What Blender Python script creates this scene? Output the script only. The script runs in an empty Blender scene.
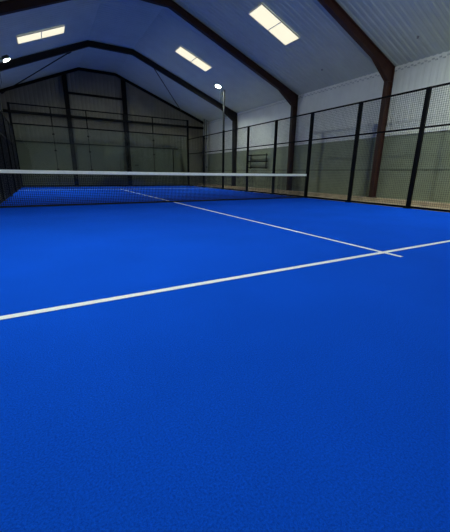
import bpy, bmesh, math, random
from mathutils import Vector, Matrix
random.seed(4)
scn = bpy.context.scene
col = scn.collection

# ------------------------------------------------------------------ materials
def new_mat(name):
    m = bpy.data.materials.new(name); m.use_nodes = True
    nt = m.node_tree; b = nt.nodes['Principled BSDF']
    return m, nt, b

def mat(name, c, rough=.6, metal=0., spec=.3, var=.12, scale=6., bump=0., bscale=40.):
    """plain painted / metal surface with a little procedural mottling"""
    m, nt, b = new_mat(name)
    b.inputs['Roughness'].default_value = rough
    b.inputs['Metallic'].default_value = metal
    b.inputs['Specular IOR Level'].default_value = spec
    tc = nt.nodes.new('ShaderNodeTexCoord')
    n = nt.nodes.new('ShaderNodeTexNoise'); n.inputs['Scale'].default_value = scale
    n.inputs['Detail'].default_value = 5
    nt.links.new(tc.outputs['Object'], n.inputs['Vector'])
    r = nt.nodes.new('ShaderNodeValToRGB')
    lo = [max(0, x*(1-var)) for x in c]; hi = [min(1, x*(1+var)) for x in c]
    r.color_ramp.elements[0].position = .3; r.color_ramp.elements[1].position = .7
    r.color_ramp.elements[0].color = (*lo, 1); r.color_ramp.elements[1].color = (*hi, 1)
    nt.links.new(n.outputs['Fac'], r.inputs['Fac'])
    nt.links.new(r.outputs['Color'], b.inputs['Base Color'])
    if bump:
        n2 = nt.nodes.new('ShaderNodeTexNoise'); n2.inputs['Scale'].default_value = bscale
        nt.links.new(tc.outputs['Object'], n2.inputs['Vector'])
        bp = nt.nodes.new('ShaderNodeBump'); bp.inputs['Strength'].default_value = bump
        bp.inputs['Distance'].default_value = .01
        nt.links.new(n2.outputs['Fac'], bp.inputs['Height'])
        nt.links.new(bp.outputs['Normal'], b.inputs['Normal'])
    return m

def emit_mat(name, c, strength):
    m, nt, b = new_mat(name)
    nt.nodes.remove(b)
    e = nt.nodes.new('ShaderNodeEmission')
    tc = nt.nodes.new('ShaderNodeTexCoord')
    n = nt.nodes.new('ShaderNodeTexNoise'); n.inputs['Scale'].default_value = 3
    nt.links.new(tc.outputs['Object'], n.inputs['Vector'])
    r = nt.nodes.new('ShaderNodeValToRGB')
    r.color_ramp.elements[0].color = (*[x*.93 for x in c], 1); r.color_ramp.elements[1].color = (*c, 1)
    nt.links.new(n.outputs['Fac'], r.inputs['Fac'])
    nt.links.new(r.outputs['Color'], e.inputs['Color'])
    e.inputs['Strength'].default_value = strength
    nt.links.new(e.outputs[0], nt.nodes['Material Output'].inputs['Surface'])
    return m

def turf_mat():
    m, nt, b = new_mat('blue_turf')
    b.inputs['Roughness'].default_value = 1.; b.inputs['Specular IOR Level'].default_value = 0.02
    tc = nt.nodes.new('ShaderNodeTexCoord')
    fine = nt.nodes.new('ShaderNodeTexNoise'); fine.inputs['Scale'].default_value = 150; fine.inputs['Detail'].default_value = 4
    fine.inputs['Roughness'].default_value = .8
    big = nt.nodes.new('ShaderNodeTexNoise'); big.inputs['Scale'].default_value = 1.1; big.inputs['Detail'].default_value = 3
    for n in (fine, big): nt.links.new(tc.outputs['Object'], n.inputs['Vector'])
    r = nt.nodes.new('ShaderNodeValToRGB')
    r.color_ramp.elements[0].position = .34; r.color_ramp.elements[1].position = .66
    r.color_ramp.elements[0].color = (.004, .052, .50, 1)
    r.color_ramp.elements[1].color = (.005, .112, .86, 1)
    nt.links.new(fine.outputs['Fac'], r.inputs['Fac'])
    mx = nt.nodes.new('ShaderNodeMix'); mx.data_type = 'RGBA'; mx.blend_type = 'MULTIPLY'
    r2 = nt.nodes.new('ShaderNodeValToRGB')
    r2.color_ramp.elements[0].position = .3; r2.color_ramp.elements[1].position = .7
    r2.color_ramp.elements[0].color = (.9, .9, .9, 1); r2.color_ramp.elements[1].color = (1, 1, 1, 1)
    nt.links.new(big.outputs['Fac'], r2.inputs['Fac'])
    mx.inputs['Factor'].default_value = 1
    nt.links.new(r.outputs['Color'], mx.inputs[6]); nt.links.new(r2.outputs['Color'], mx.inputs[7])
    nt.links.new(mx.outputs[2], b.inputs['Base Color'])
    bp = nt.nodes.new('ShaderNodeBump'); bp.inputs['Strength'].default_value = .6; bp.inputs['Distance'].default_value = .006
    nt.links.new(fine.outputs['Fac'], bp.inputs['Height']); nt.links.new(bp.outputs['Normal'], b.inputs['Normal'])
    return m

def glass_mat():
    m, nt, b = new_mat('toughened_glass')
    nt.nodes.remove(b)
    t = nt.nodes.new('ShaderNodeBsdfTransparent'); t.inputs['Color'].default_value = (.86, .9, .87, 1)
    g = nt.nodes.new('ShaderNodeBsdfGlossy'); g.inputs['Roughness'].default_value = .02
    f = nt.nodes.new('ShaderNodeFresnel'); f.inputs['IOR'].default_value = 1.45
    x = nt.nodes.new('ShaderNodeMixShader')
    nt.links.new(f.outputs[0], x.inputs[0]); nt.links.new(t.outputs[0], x.inputs[1]); nt.links.new(g.outputs[0], x.inputs[2])
    nt.links.new(x.outputs[0], nt.nodes['Material Output'].inputs['Surface'])
    return m

M = {}
M['turf'] = turf_mat()
M['line'] = mat('white_court_line', (.88, .88, .88), .9, var=.06, scale=60)
M['concrete'] = mat('beige_concrete', (.56, .44, .31), .85, var=.18, scale=3, bump=.2)
M['ceiling'] = mat('white_roof_sheet', (.58, .63, .54), .55, var=.05, scale=2)
M['wall_white'] = mat('white_wall_sheet', (.84, .83, .77), .6, var=.05, scale=2)
M['green'] = mat('sage_green_panel', (.275, .30, .21), .55, var=.08, scale=2)
M['filler'] = mat('grey_filler', (.6, .6, .58), .7)
M['seam'] = mat('dark_green_seam', (.06, .065, .045), .6)
M['gable'] = mat('grey_gable_sheet', (.25, .225, .17), .6, var=.1, scale=2)
M['gable_low'] = mat('grey_green_gable_panel', (.19, .185, .145), .6, var=.08, scale=1.5)
M['left_wall'] = mat('shaded_side_wall', (.09, .085, .08), .7)  # shade of the unlit left side put into the wall colour
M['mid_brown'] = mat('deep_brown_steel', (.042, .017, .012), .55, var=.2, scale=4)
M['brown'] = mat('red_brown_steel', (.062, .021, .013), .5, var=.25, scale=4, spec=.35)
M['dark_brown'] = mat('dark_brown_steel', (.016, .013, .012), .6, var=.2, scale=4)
M['gable_steel'] = mat('near_black_steel', (.007, .006, .006), .7, var=.2, spec=.1)
M['black'] = mat('black_powder_coat', (.003, .003, .0035), .7, spec=.12, var=.2)
M['wire'] = mat('black_wire', (.012, .012, .013), .5, var=.2)
M['net'] = mat('dark_net_cord', (.008, .01, .016), .8, var=.2)
M['tape'] = mat('white_net_tape', (.97, .97, .93), .8, var=.05, scale=20)
M['grey'] = mat('galvanised_grey', (.30, .30, .29), .45, metal=.4, var=.15)
M['darkgrey'] = mat('dark_grey_metal', (.05, .05, .05), .5, metal=.3)
M['glass'] = glass_mat()
M['sky_frame'] = mat('pale_frame', (.8, .78, .66), .6)
M['sky_pane'] = emit_mat('daylit_roof_pane', (1., .955, .75), 1.05)
M['lens'] = emit_mat('lit_led_lens', (.87, 1., .89), 1200)

# ------------------------------------------------------------------ mesh helpers
def add_box(bm, c, s, rot=None):
    c = Vector(c); hx, hy, hz = s[0]/2, s[1]/2, s[2]/2
    vs = []
    for x in (-hx, hx):
        for y in (-hy, hy):
            for z in (-hz, hz):
                v = Vector((x, y, z))
                if rot: v = rot @ v
                vs.append(bm.verts.new(c + v))
    for f in ((0,1,3,2), (4,6,7,5), (0,4,5,1), (2,3,7,6), (0,2,6,4), (1,5,7,3)):
        bm.faces.new([vs[i] for i in f])

def add_bar(bm, a, b, w, h, up=(0, 0, 1), caps=True):
    a, b, up = Vector(a), Vector(b), Vector(up)
    d = (b-a).normalized()
    if abs(d.dot(up)) > .98: up = Vector((0, 1, 0))
    s = d.cross(up).normalized(); u = s.cross(d)
    rings = []
    for p in (a, b):
        rings.append([bm.verts.new(p + s*w/2*i + u*h/2*j) for i, j in ((-1,-1), (1,-1), (1,1), (-1,1))])
    for k in range(4):
        bm.faces.new([rings[0][k], rings[0][(k+1) % 4], rings[1][(k+1) % 4], rings[1][k]])
    if caps:
        bm.faces.new(rings[0][::-1]); bm.faces.new(rings[1])

def add_tube(bm, pts, r, seg=10, caps=True):
    pts = [Vector(p) for p in pts]; rings = []
    for i, p in enumerate(pts):
        d = (pts[min(i+1, len(pts)-1)] - pts[max(i-1, 0)]).normalized()
        up = Vector((0, 0, 1)) if abs(d.z) < .95 else Vector((1, 0, 0))
        s = d.cross(up).normalized(); u = s.cross(d)
        rings.append([bm.verts.new(p + (s*math.cos(t) + u*math.sin(t))*r) for t in [2*math.pi*k/seg for k in range(seg)]])
    for i in range(len(rings)-1):
        for k in range(seg):
            bm.faces.new([rings[i][k], rings[i][(k+1) % seg], rings[i+1][(k+1) % seg], rings[i+1][k]])
    if caps:
        bm.faces.new(rings[0][::-1]); bm.faces.new(rings[-1])

def obj(name, bm, m, parent=None, loc=None, bevel=0, smooth=False):
    bmesh.ops.recalc_face_normals(bm, faces=bm.faces)
    me = bpy.data.meshes.new(name); bm.to_mesh(me); bm.free()
    me.materials.append(m)
    if smooth:
        for p in me.polygons: p.use_smooth = True
    o = bpy.data.objects.new(name, me); col.objects.link(o)
    if parent: o.parent = parent
    if loc: o.location = loc
    if bevel:
        b = o.modifiers.new('bevel', 'BEVEL'); b.width = bevel; b.segments = 2
    return o

def thing(name, label, cat, loc=(0, 0, 0), group=None):
    o = bpy.data.objects.new(name, None); col.objects.link(o)
    o.location = loc; o.empty_display_size = .2
    return tag(o, label, cat, group)

def tag(o, label, cat, group=None):
    o['label'] = label; o['category'] = cat
    if group: o['group'] = group
    return o

def struct(name, bm, m, parent=None, **k):
    o = obj(name, bm, m, parent, **k)
    if not parent: o['kind'] = 'structure'
    return o

# ------------------------------------------------------------------ dimensions
XL, XR = -4.25, 5.065            # court fences
YB, YF = 10.58, -10.6            # court ends
YN = -.344                       # net
WL, WR = -6.0, 6.8               # hall side walls
GB, GF = 12.0, -12.0             # gable walls
EAVE, RIDGE = 4.08, 6.22
R0, R1 = -.8, 1.12              # flat ridge strip
def roof(x):
    if x < R0: return EAVE + (x-WL)/(R0-WL)*(RIDGE-EAVE)
    if x > R1: return EAVE + (WR-x)/(WR-R1)*(RIDGE-EAVE)
    return RIDGE
POSTS = [10.579, 8.231, 5.910, 3.614, 1.615, -.344, -2.273, -4.163, -6.2, -8.3, -10.55]
FH, MID = 2.85, 1.96

# ------------------------------------------------------------------ the setting
bm = bmesh.new(); add_box(bm, ((WL+WR)/2, (GB+GF)/2, -.07), (WR-WL+.4, GB-GF+.4, .1))
struct('floor', bm, M['concrete'])

bm = bmesh.new(); add_box(bm, ((XL+XR)/2, (YB+YF)/2, -.01), (XR-XL-.02, YB-YF-.02, .02))
turf = struct('floor_court', bm, M['turf'])
turf['kind'] = 'structure'
def court_line(x0, x1, y0, y1):
    b = bmesh.new(); add_box(b, ((x0+x1)/2, (y0+y1)/2, .0015), (x1-x0, y1-y0, .003))
    obj('court_line', b, M['line'], turf)
court_line(XL+.02, XR-.02, -6.985, -6.93)
court_line(XL+.02, XR-.02, 7.2, 7.25)
court_line(-.024, .024, -7.17, -6.986)
court_line(-.024, .024, -6.929, 7.199)

# corrugated roof: the profile runs up the slope
def corrugate(y0, y1, period, amp):
    ys = []; y = y0
    while y < y1:
        for t, h in ((0, 0), (.5, 0), (.62, 1), (.88, 1)):
            ys.append((y + t*period, h*amp))
        y += period
    return [p for p in ys if p[0] <= y1]
bm = bmesh.new()
prof = corrugate(GF-.1, GB+.1, .16, .014)
xs = [(WL-.05, roof(WL)-.02), (R0, RIDGE), (R1, RIDGE), (WR+.05, roof(WR)-.02)]
grid = []
for y, h in prof:
    grid.append([bm.verts.new((x, y, z + .012 + h)) for x, z in xs])
for a, b in zip(grid, grid[1:]):
    for k in range(3): bm.faces.new([a[k], a[k+1], b[k+1], b[k]])
struct('ceiling', bm, M['ceiling'])

# right wall: green dado panels, white ribbed sheet above
def ribbed_side(bm, x, z0, z1, sgn, period=.2, amp=.006):
    prev = None
    for y, h in corrugate(GF, GB, period, amp):
        a = [bm.verts.new((x + sgn*h, y, z0)), bm.verts.new((x + sgn*h, y, z1))]
        if prev: bm.faces.new([prev[0], a[0], a[1], prev[1]])
        prev = a
bm = bmesh.new(); ribbed_side(bm, WR+.03, 2.02, EAVE+.02, 1); wr = struct('wall_right', bm, M['wall_white'])
bm = bmesh.new(); add_box(bm, (WR+.03, (GB+GF)/2, 1.065), (.06, GB-GF, 1.97)); struct('dado_panel', bm, M['green'], wr)
bm = bmesh.new(); add_box(bm, (WR-.003, (GB+GF)/2, 1.0), (.008, GB-GF, .02)); struct('panel_seam', bm, M['seam'], wr)
bm = bmesh.new(); add_box(bm, (WR, (GB+GF)/2, 2.075), (.05, GB-GF, .05)); struct('dado_cap', bm, M['wall_white'], wr)
bm = bmesh.new()                       # profiled filler strip under the eave
y = GF
while y < GB:
    add_box(bm, (WR-.0, y, EAVE-.13), (.03, .06, .03)); add_box(bm, (WR-.0, y+.1, EAVE-.09), (.03, .06, .03)); y += .2
struct('eave_filler', bm, M['filler'], wr)

bm = bmesh.new(); add_box(bm, (WR-.18, (GB+GF)/2, .035), (.48, GB-GF, .11)); struct('trim_2', bm, M['concrete'])
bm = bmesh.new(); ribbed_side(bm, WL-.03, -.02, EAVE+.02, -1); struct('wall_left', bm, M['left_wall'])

def gable(y, sgn, z0, period=.21, amp=.02):
    bm = bmesh.new(); prev = None
    n = int((WR-WL)/period)+1
    for k in range(n):
        for t, h in ((0, 0), (.55, 0), (.66, 1), (.9, 1)):
            x = WL - .05 + (k+t)*(WR-WL+.1)/n
            a = [bm.verts.new((x, y+sgn*h*amp, z0)), bm.verts.new((x, y+sgn*h*amp, roof(min(max(x, WL), WR))+.03))]
            if prev: bm.faces.new([prev[0], a[0], a[1], prev[1]])
            prev = a
    return bm
wb = struct('wall_back', gable(GB+.02, 1, 2.3), M['gable'])
bm = bmesh.new(); add_box(bm, ((WL+WR)/2, GB+.04, 1.16), (WR-WL+.1, .06, 2.4)); struct('lower_panel', bm, M['gable_low'], wb)
struct('wall_front', gable(GF-.02, -1, -.02), M['wall_white'])

# big flush sliding door in the back wall with its dark top track and jamb
bm = bmesh.new(); add_box(bm, (3.13, GB-.005, 1.155), (2.8, .03, 2.35)); dr = struct('door_1', bm, M['gable_low'])
bm = bmesh.new(); add_box(bm, (4.56, GB-.025, 1.16), (.06, .05, 2.36)); struct('jamb', bm, M['dark_brown'], dr)
bm = bmesh.new(); add_tube(bm, [(1.98, GB-.02, 1.24), (1.98, GB-.08, 1.24), (2.2, GB-.08, 1.24), (2.2, GB-.02, 1.24)], .018); struct('door_handle', bm, M['black'], dr)
bm = bmesh.new(); add_box(bm, (.2, GB-.04, 2.33), (9.5, .05, .06)); struct('trim_1', bm, M['dark_brown'])

# ------------------------------------------------------------------ gable steelwork
def gable_column(x, label):
    t = thing('gable_column', label, 'column', (x, GB-.14, 0), 'steel columns of the back gable')
    z = roof(x)-.03
    b = bmesh.new(); add_box(b, (0, 0, z/2-.0), (.02, .18, z)); obj('web', b, M['gable_steel'], t)
    for s in (-1, 1):
        b = bmesh.new(); add_box(b, (0, s*.1, z/2), (.22, .02, z)); obj('flange', b, M['gable_steel'], t)
    b = bmesh.new(); add_box(b, (0, 0, .0), (.34, .26, .02)); obj('base_plate', b, M['gable_steel'], t)
gable_column(-1.55, 'dark steel column on the back gable, the one left of the ridge')
gable_column(1.58, 'dark steel column on the back gable, the one right of the ridge')
bm = bmesh.new(); add_box(bm, (0, 0, 0), (2.91, .1, .1))
tag(obj('gable_girt', bm, M['gable_steel'], loc=(.015, GB-.12, 4.95)), 'short upper steel girt between the two tall columns of the back gable', 'girt')
for x0, x1, lab in ((WL+.02, -1.66, 'lower dark steel girt left of both columns on the back gable'), (-1.44, 1.47, 'lower dark steel girt between the columns, level with the eaves'), (1.69, WR-.02, 'lower dark steel girt right of both columns on the back gable')):
    bm = bmesh.new(); add_box(bm, (0, 0, 0), (x1-x0, .1, .13))
    tag(obj('gable_girt', bm, M['gable_steel'], loc=((x0+x1)/2, GB-.12, 3.75)), lab, 'girt', 'eave level girts of the back gable')
bm = bmesh.new()
pts = [(WL+.02, roof(WL)-.06), (R0, RIDGE-.07), (R1, RIDGE-.07), (WR-.02, roof(WR)-.06)]
for a, b in zip(pts, pts[1:]): add_bar(bm, (a[0], GB-.33, a[1]), (b[0], GB-.33, b[1]), .12, .12)
tag(obj('gable_rafter', bm, M['gable_steel']), 'dark rafter following the roof outline along the top of the back gable', 'rafter')

# ------------------------------------------------------------------ portal frames
def add_member(bm, o0, o1, i0, i1, fw):
    """I-section in the XZ plane between outer line o0-o1 and inner line i0-i1, flange width fw"""
    for a, b, sg in ((o0, o1, 1), (i0, i1, -1)):
        a3, b3 = Vector((a[0], 0, a[1])), Vector((b[0], 0, b[1]))
        n = Vector((i0[0]-o0[0]+i1[0]-o1[0], 0, i0[1]-o0[1]+i1[1]-o1[1])).normalized()*.02*sg
        vs = []
        for p in (a3, b3):
            for y in (-fw/2, fw/2):
                vs.append(bm.verts.new(p + Vector((0, y, 0)))); vs.append(bm.verts.new(p + n + Vector((0, y, 0))))
        for f in ((0,1,3,2), (4,6,7,5), (0,4,5,1), (2,3,7,6), (0,2,6,4), (1,5,7,3)):
            bm.faces.new([vs[k] for k in f])
    w = .012
    vs = [bm.verts.new((p[0], y, p[1])) for y in (-w, w) for p in (o0, o1, i1, i0)]
    for f in ((0,1,2,3), (7,6,5,4), (0,4,5,1), (1,5,6,2), (2,6,7,3), (3,7,4,0)):
        bm.faces.new([vs[k] for k in f])

def frame_lines():
    """outer and inner contours of the right half; mirrored for the left"""
    k = (RIDGE-EAVE)/(WR-R1)
    g = .012
    return dict(k=k, g=g)

def portal(y, label, m, fw=.14):
    t = thing('portal_frame', label, 'frame', ((WL+WR)/2, y, 0), 'brown steel portal frames')
    c = (WL+WR)/2; H = (WR-WL)/2-.015; z0 = EAVE-.012; zr = RIDGE-.012
    d = .21
    for sg in (1, -1):
        hr = R1-c if sg > 0 else c-R0
        s = (zr-z0)/(H-hr)
        P = lambda x, z: (sg*x, z)
        b = bmesh.new()
        add_member(b, P(H, .1), P(H, z0), P(H-.21, .1), P(H-.25, z0-.42), fw)
        obj('column', b, m, t)
        b = bmesh.new()
        xh = H-1.0
        add_member(b, P(H, z0), P(xh, z0+s*(H-xh)), P(H-.25, z0-.42), P(xh, z0+s*(H-xh)-.27), fw)
        add_member(b, P(xh, z0+s*(H-xh)), P(hr, zr), P(xh, z0+s*(H-xh)-.27), P(hr-.03, zr-d), fw)
        obj('rafter', b, m, t)
        b = bmesh.new(); add_box(b, (sg*(H-.12), 0, .095), (.3, .24, .02)); obj('base_plate', b, m, t)
        b = bmesh.new()                         # stiffener across the knee
        add_bar(b, (sg*(H-.01), 0, z0-.40), (sg*(H-.25), 0, z0-.42), fw-.02, .015, up=(0, 0, 1))
        obj('stiffener', b, m, t)
    b = bmesh.new(); add_member(b, (R0-c, zr), (R1-c, zr), (R0-c+.03, zr-d), (R1-c-.03, zr-d), fw)
    obj('ridge_beam', b, m, t)
portal(-1.9, 'reddest brown steel portal frame, nearest the camera, its column between the two nearest fence posts', M['brown'])
portal(2.5, 'middle brown steel portal frame with its column behind the net end', M['mid_brown'])
portal(7.5, 'farthest dark brown steel portal frame, showing its whole arch under the ridge', M['dark_brown'])

# wind bracing rods below the roof sheets
for a, b, lab in (((1.95, 7.62, 5.86), (5.05, 11.58, 4.64), 'thin dark bracing rod slanting down to the right end of the back gable'),
                  ((-1.5, 7.62, 5.72), (-4.5, 11.58, 4.5), 'thin dark bracing rod slanting down to the left end of the back gable')):
    bm = bmesh.new(); add_tube(bm, [a, b], .022, 8)
    for p, sg in ((a, 1), (b, -1)):
        d = (Vector(b)-Vector(a)).normalized()*sg
        add_tube(bm, [Vector(p), Vector(p)+d*.18], .04, 8)
    tag(obj('bracing_rod', bm, M['dark_brown']), lab, 'rod', 'roof bracing rods')

# ------------------------------------------------------------------ skylights
def skylight(x0, x1, y, w, label):
    z0, z1 = roof(x0), roof(x1)
    L = math.hypot(x1-x0, z1-z0); ang = math.atan2(z0-z1, x1-x0)
    t = thing('skylight', label, 'skylight', ((x0+x1)/2, y, (z0+z1)/2-.015), 'twin pane skylights in the roof')
    t.rotation_euler = (0, ang, 0)
    b = bmesh.new()
    for s in (-1, 1):
        add_box(b, (0, s*(w/2-.008), 0), (L, .016, .03)); add_box(b, (s*(L/2-.008), 0, 0), (.016, w-.032, .03))
    add_box(b, (0, 0, 0), (.024, w-.032, .02))
    obj('frame', b, M['sky_frame'], t)
    for s in (-1, 1):
        b = bmesh.new(); pl = L/2-.028
        add_box(b, (s*(pl/2+.012), 0, .005), (pl, w-.032, .012)); obj('pane', b, M['sky_pane'], t)
skylight(2.93, 4.44, .21, .70, 'large bright skylight between the nearest and middle portal frames')
skylight(2.33, 3.78, 5.0, .66, 'bright skylight on the right slope between the middle and farthest frames')
skylight(-3.40, -1.84, 5.5, .70, 'bright skylight on the left roof slope')

# small dark fittings on the ceiling
for x, y, lab in ((5.94, .3, 'tiny dark round fitting on the roof between the two nearer frames'), (6.0, -3.06, 'tiny dark round fitting on the roof nearest the camera')):
    bm = bmesh.new(); add_tube(bm, [(0, 0, .03), (0, 0, 0), (0, 0, -.02)], .026, 12)
    tag(obj('roof_fitting', bm, M['grey'], loc=(x, y, roof(x)-.015)), lab, 'fitting', 'roof fittings')

# ------------------------------------------------------------------ fences
def wire_panel(ax, c, a0, a1, z0, z1, p=.05, t=.0042):
    """welded wires in the plane ax=c between a0..a1 and z0..z1"""
    bm = bmesh.new()
    def pt(a, z, o=0): return (c+o, a, z) if ax == 'x' else (a, c+o, z)
    up = (1, 0, 0) if ax == 'x' else (0, 1, 0)
    n = max(1, round((a1-a0)/p))
    for k in range(n+1):
        a = a0+(a1-a0)*k/n; add_bar(bm, pt(a, z0), pt(a, z1), t, t, up, False)
    n = max(1, round((z1-z0)/p))
    for k in range(n+1):
        z = z0+(z1-z0)*k/n; add_bar(bm, pt(a0, z, t*.9), pt(a1, z, t*.9), t, t, up, False)
    return bm

LIGHT_K = 2       # the post that carries a floodlight instead
def side_fence(x, label, glass_far):
    t = thing('court_fence', label, 'fence', (x, 0, 0), 'side fences of the court')
    ys = POSTS
    for k, y in enumerate(ys):
        if k == 0 or abs(abs(y+.145)-6.055) < .01: continue
        b = bmesh.new(); add_box(b, (0, y, FH/2), (.07, .105, FH)); po = obj('post', b, M['black'], t, bevel=.006)
        b = bmesh.new(); add_box(b, (0, y, .008), (.16, .16, .016)); obj('base_plate', b, M['black'], po)
    for nm, z, h in (('top_rail', FH-.02, .04), ('mid_rail', MID, .04), ('bottom_rail', .035, .05)):
        b = bmesh.new(); add_box(b, (0, (YB+YF)/2, z), (.04, YB-YF-.1, h)); obj(nm, b, M['black'], t)
    for k in range(len(ys)-1):
        y1, y0 = ys[k]-.045, ys[k+1]+.045
        b = wire_panel('x', 0, y0, y1, .06, MID-.02); obj('wire_mesh', b, M['wire'], t)
        b = wire_panel('x', 0, y0, y1, MID+.02, FH-.04); obj('wire_mesh', b, M['wire'], t)
side_fence(XR, 'black wire mesh fence along the right side of the blue court', True)
side_fence(XL, 'black wire mesh fence along the left side of the blue court, seen edge on', True)

# back wall of the court: glass up to three metres, mesh above
t = thing('back_enclosure', 'glass back wall of the court with black posts and a mesh band above', 'fence', (0, YB, 0))
JX = [XL, -2.48, -.8, 1.15, 2.82, XR]
for x in (XL, XR):
    b = bmesh.new(); add_box(b, (x, .0, 1.98), (.1, .1, 3.96)); po = obj('corner_post', b, M['black'], t, bevel=.006)
    b = bmesh.new(); add_box(b, (x, 0, .008), (.18, .18, .016)); obj('base_plate', b, M['black'], po)
for nm, z, h in (('top_rail', 3.93, .05), ('glass_head_rail', 3.03, .06), ('bottom_rail', .03, .05)):
    b = bmesh.new(); add_box(b, ((XL+XR)/2, 0, z), (XR-XL-.1, .05, h)); obj(nm, b, M['black'], t)
for x in JX[1:-1]:
    b = bmesh.new(); add_box(b, (x, 0, 3.48), (.05, .05, .85)); obj('mesh_post', b, M['black'], t)
    b = bmesh.new(); add_box(b, (x, -.0, 1.525), (.02, .016, 2.93)); jt = obj('glass_joint', b, M['black'], t)
    for z in (.9, 1.85, 2.65):
        b = bmesh.new(); add_box(b, (x, -.02, z), (.11, .03, .05)); add_tube(b, [(x, -.05, z), (x, -.02, z)], .03, 12); obj('clamp', b, M['black'], jt)
for a, c in zip(JX, JX[1:]):
    ea = .05 if a == XL else .011; ec = .05 if c == XR else .011
    b = bmesh.new(); add_box(b, ((a+c)/2+(ea-ec)/2, 0, 1.525), (c-a-ea-ec, .012, 2.94)); obj('glass_pane', b, M['glass'], t)
    b = wire_panel('y', 0, a+.05, c-.05, 3.06, 3.9); obj('wire_mesh', b, M['wire'], t)

# ------------------------------------------------------------------ net
t = thing('padel_net', 'long dark net with a white top tape stretched across the blue court', 'net', ((XL+XR)/2, YN, 0))
hw = (XR-XL)/2-.055
NH = .83
b = bmesh.new()
p = .042; th = .0092
n = round(2*hw/p)
for k in range(n+1):
    x = -hw + 2*hw*k/n; add_bar(b, (x, 0, .03), (x, 0, NH-.05), th, th, (0, 1, 0), False)
n = round((NH-.08)/p)
for k in range(n+1):
    z = .03+(NH-.08)*k/n; add_bar(b, (-hw, th, z), (hw, th, z), th, th, (0, 1, 0), False)
obj('netting', b, M['net'], t)
b = bmesh.new()
NS = 60
prev = None
for k in range(NS+1):                          # folded tape, sagging a touch mid-span
    x = -hw+2*hw*k/NS; sag = .012*(1-(x/hw)**2)
    ring = [b.verts.new((x, yy, NH-sag+zz)) for yy, zz in ((-.009, -.07), (-.012, -.01), (0, .006), (.012, -.01), (.009, -.07))]
    if prev:
        for j in range(4): b.faces.new([prev[j], prev[j+1], ring[j+1], ring[j]])
    prev = ring
obj('top_tape', b, M['tape'], t, smooth=True)
b = bmesh.new(); add_box(b, (0, 0, .022), (2*hw, .02, .042)); obj('bottom_band', b, M['net'], t)
for s in (-1, 1):
    b = bmesh.new(); add_box(b, (s*(hw+.009), 0, NH/2+.02), (.016, .05, NH+.02)); obj('end_bracket', b, M['black'], t)

# ------------------------------------------------------------------ floodlight poles
def floodlight(x, y, sg, label, aim, zl=4.86, reach=.32):
    t = thing('floodlight_pole', label, 'floodlight', (x, y, 0), 'floodlights around the court')
    b = bmesh.new(); add_box(b, (0, 0, 1.45), (.09, .09, 2.9)); obj('post', b, M['black'], t, bevel=.006)
    b = bmesh.new(); add_box(b, (0, 0, (2.9+zl-.02)/2), (.07, .07, zl-.02-2.9)); obj('upper_pole', b, M['darkgrey'], t, bevel=.006)
    b = bmesh.new(); add_box(b, (0, 0, .008), (.18, .18, .016)); obj('base_plate', b, M['black'], t)
    b = bmesh.new(); add_bar(b, (0, 0, zl-.06), (sg*(reach-.1), 0, zl), .05, .05); obj('arm', b, M['grey'], t)
    # housing with cooling fins, lens beneath
    d = (Vector(aim)-Vector((x+sg*reach, y, zl-.02))).normalized()
    q = d.to_track_quat('-Z', 'Y').to_matrix()
    o = Vector((sg*reach, 0, zl))
    b = bmesh.new()
    def bx(c, s): add_box(b, o + q @ Vector(c), s, q)
    bx((0, 0, .035), (.30, .24, .05))
    for k in range(7): bx((-.12+.04*k, 0, .075), (.008, .2, .03))
    for s_ in ((-1, 1) if y > 0 else ()):
        bx((s_*.146, 0, -.010), (.008, .24, .046)); bx((0, s_*.116, -.010), (.284, .008, .046))
    head = obj('lamp_head', b, M['darkgrey'], t)
    b = bmesh.new(); lt = .008 if y > 0 else .035; add_box(b, o + q @ Vector((0, 0, .008-lt/2)), (.27, .21, lt), q); obj('lens', b, M['lens'], head)  # unseen near lenses protrude without rims, adding side spill onto walls and ceiling
    b = bmesh.new(); add_tube(b, [(sg*.2, .03, zl-.04), (sg*.17, .03, zl-.36), (sg*.16, .02, zl-.76), (sg*.05, .02, zl-1.06)], .008, 6); obj('cable', b, M['black'], t)
    if y < 0:
        b = bmesh.new(); add_box(b, (sg*reach, .18, zl-.04), (.42, .01, .20)); obj('reflection_block', b, M['darkgrey'], head)  # added plate, keeps the near lens from reflecting in the back glass
    return t
floodlight(XR, 5.91, -1, 'tall floodlight pole with a lit lamp on the right fence beyond the net', (3.0, 6.1, 0))
floodlight(XL, 5.91, 1, 'tall floodlight pole with a lit lamp at the left edge beyond the net', (-1.6, 6.1, 0), 4.61, .42)
floodlight(XR, -6.2, -1, 'unseen floodlight pole added on the right fence to light the near side of the net', (3.0, -2.9, 0))  # out of view, added to light the near court
floodlight(XL, -6.2, 1, 'unseen floodlight pole added on the left fence to light the near side of the net', (-1.7, -2.9, 0))  # its unseen partner on the left, added for the same light

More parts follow.
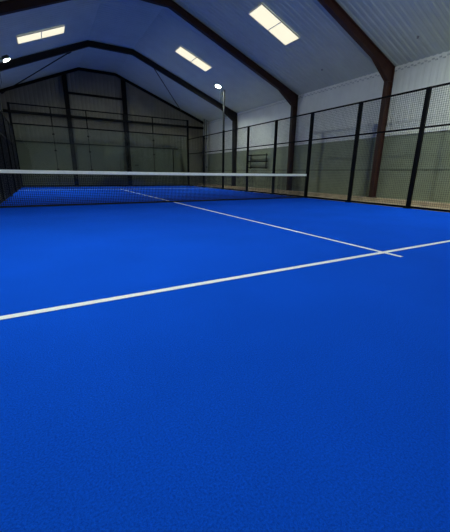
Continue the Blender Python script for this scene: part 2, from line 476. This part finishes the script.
# ------------------------------------------------------------------ things by the walls
t = thing('wall_bars', 'small dark rack of three horizontal bars on the green wall', 'rack', (WR-.02, 5.1, 0))
for y, z in ((0, 1.76), (0, 1.45), (0, 1.13)):
    b = bmesh.new(); add_bar(b, (-.12, -.85, z-.03), (-.12, .85, z), .05, .05); obj('bar', b, M['black'], t)
for y in (-.7, .7):
    b = bmesh.new(); add_box(b, (-.07, y, 1.44), (.04, .04, .74)); up = obj('upright', b, M['darkgrey'], t)
for y in (-.7, .7):
    for z in (1.16, 1.72):
        b = bmesh.new(); add_box(b, (-.022, y, z), (.055, .03, .03)); obj('bracket', b, M['darkgrey'], t)

for dx, lab, zt in ((0, 'grey vertical pipe in the far right corner of the hall, the left one of two', 4.2), (.16, 'grey vertical pipe in the far right corner of the hall, the right one of two', 4.2)):
    t = thing('corner_pipe', lab, 'pipe', (6.38+dx, 10.9, 0), 'pipes in the far right corner')
    zt = roof(6.42+dx)-.05
    b = bmesh.new(); add_tube(b, [(0, 0, -.02), (0, 0, zt)], .05, 12); obj('pipe', b, M['grey'], t, smooth=True)
    for z in (1.2, 3.0):
        b = bmesh.new(); add_tube(b, [(0, 0, z-.03), (0, 0, z+.03)], .06, 12); obj('collar', b, M['darkgrey'], t)

# ------------------------------------------------------------------ light, world, camera
w = bpy.data.worlds.new('world'); scn.world = w; w.use_nodes = True
w.node_tree.nodes['Background'].inputs[0].default_value = (.5, .6, .8, 1)
w.node_tree.nodes['Background'].inputs[1].default_value = .1

cx, cy, cz, yaw, pit, rol, fpx = -3.18703, -9.01123, 0.82246, 0.51493, -0.29091, 0.01398, 309.965
fwd = Vector((math.sin(yaw)*math.cos(pit), math.cos(yaw)*math.cos(pit), math.sin(pit)))
rt = Vector((math.cos(yaw), -math.sin(yaw), 0)); up = rt.cross(fwd)
r2 = rt*math.cos(rol) + up*math.sin(rol); u2 = -rt*math.sin(rol) + up*math.cos(rol)
cam = bpy.data.cameras.new('camera'); co = bpy.data.objects.new('camera', cam); col.objects.link(co)
mt = Matrix.Identity(4)
for i in range(3):
    mt[i][0], mt[i][1], mt[i][2], mt[i][3] = r2[i], u2[i], -fwd[i], (cx, cy, cz)[i]
co.matrix_world = mt
cam.sensor_fit = 'HORIZONTAL'; cam.sensor_width = 36; cam.lens = fpx/450*36
cam.clip_start = .02
scn.camera = co
scn.view_settings.view_transform = 'Standard'
scn.view_settings.look = 'None'
scn.view_settings.exposure = 0
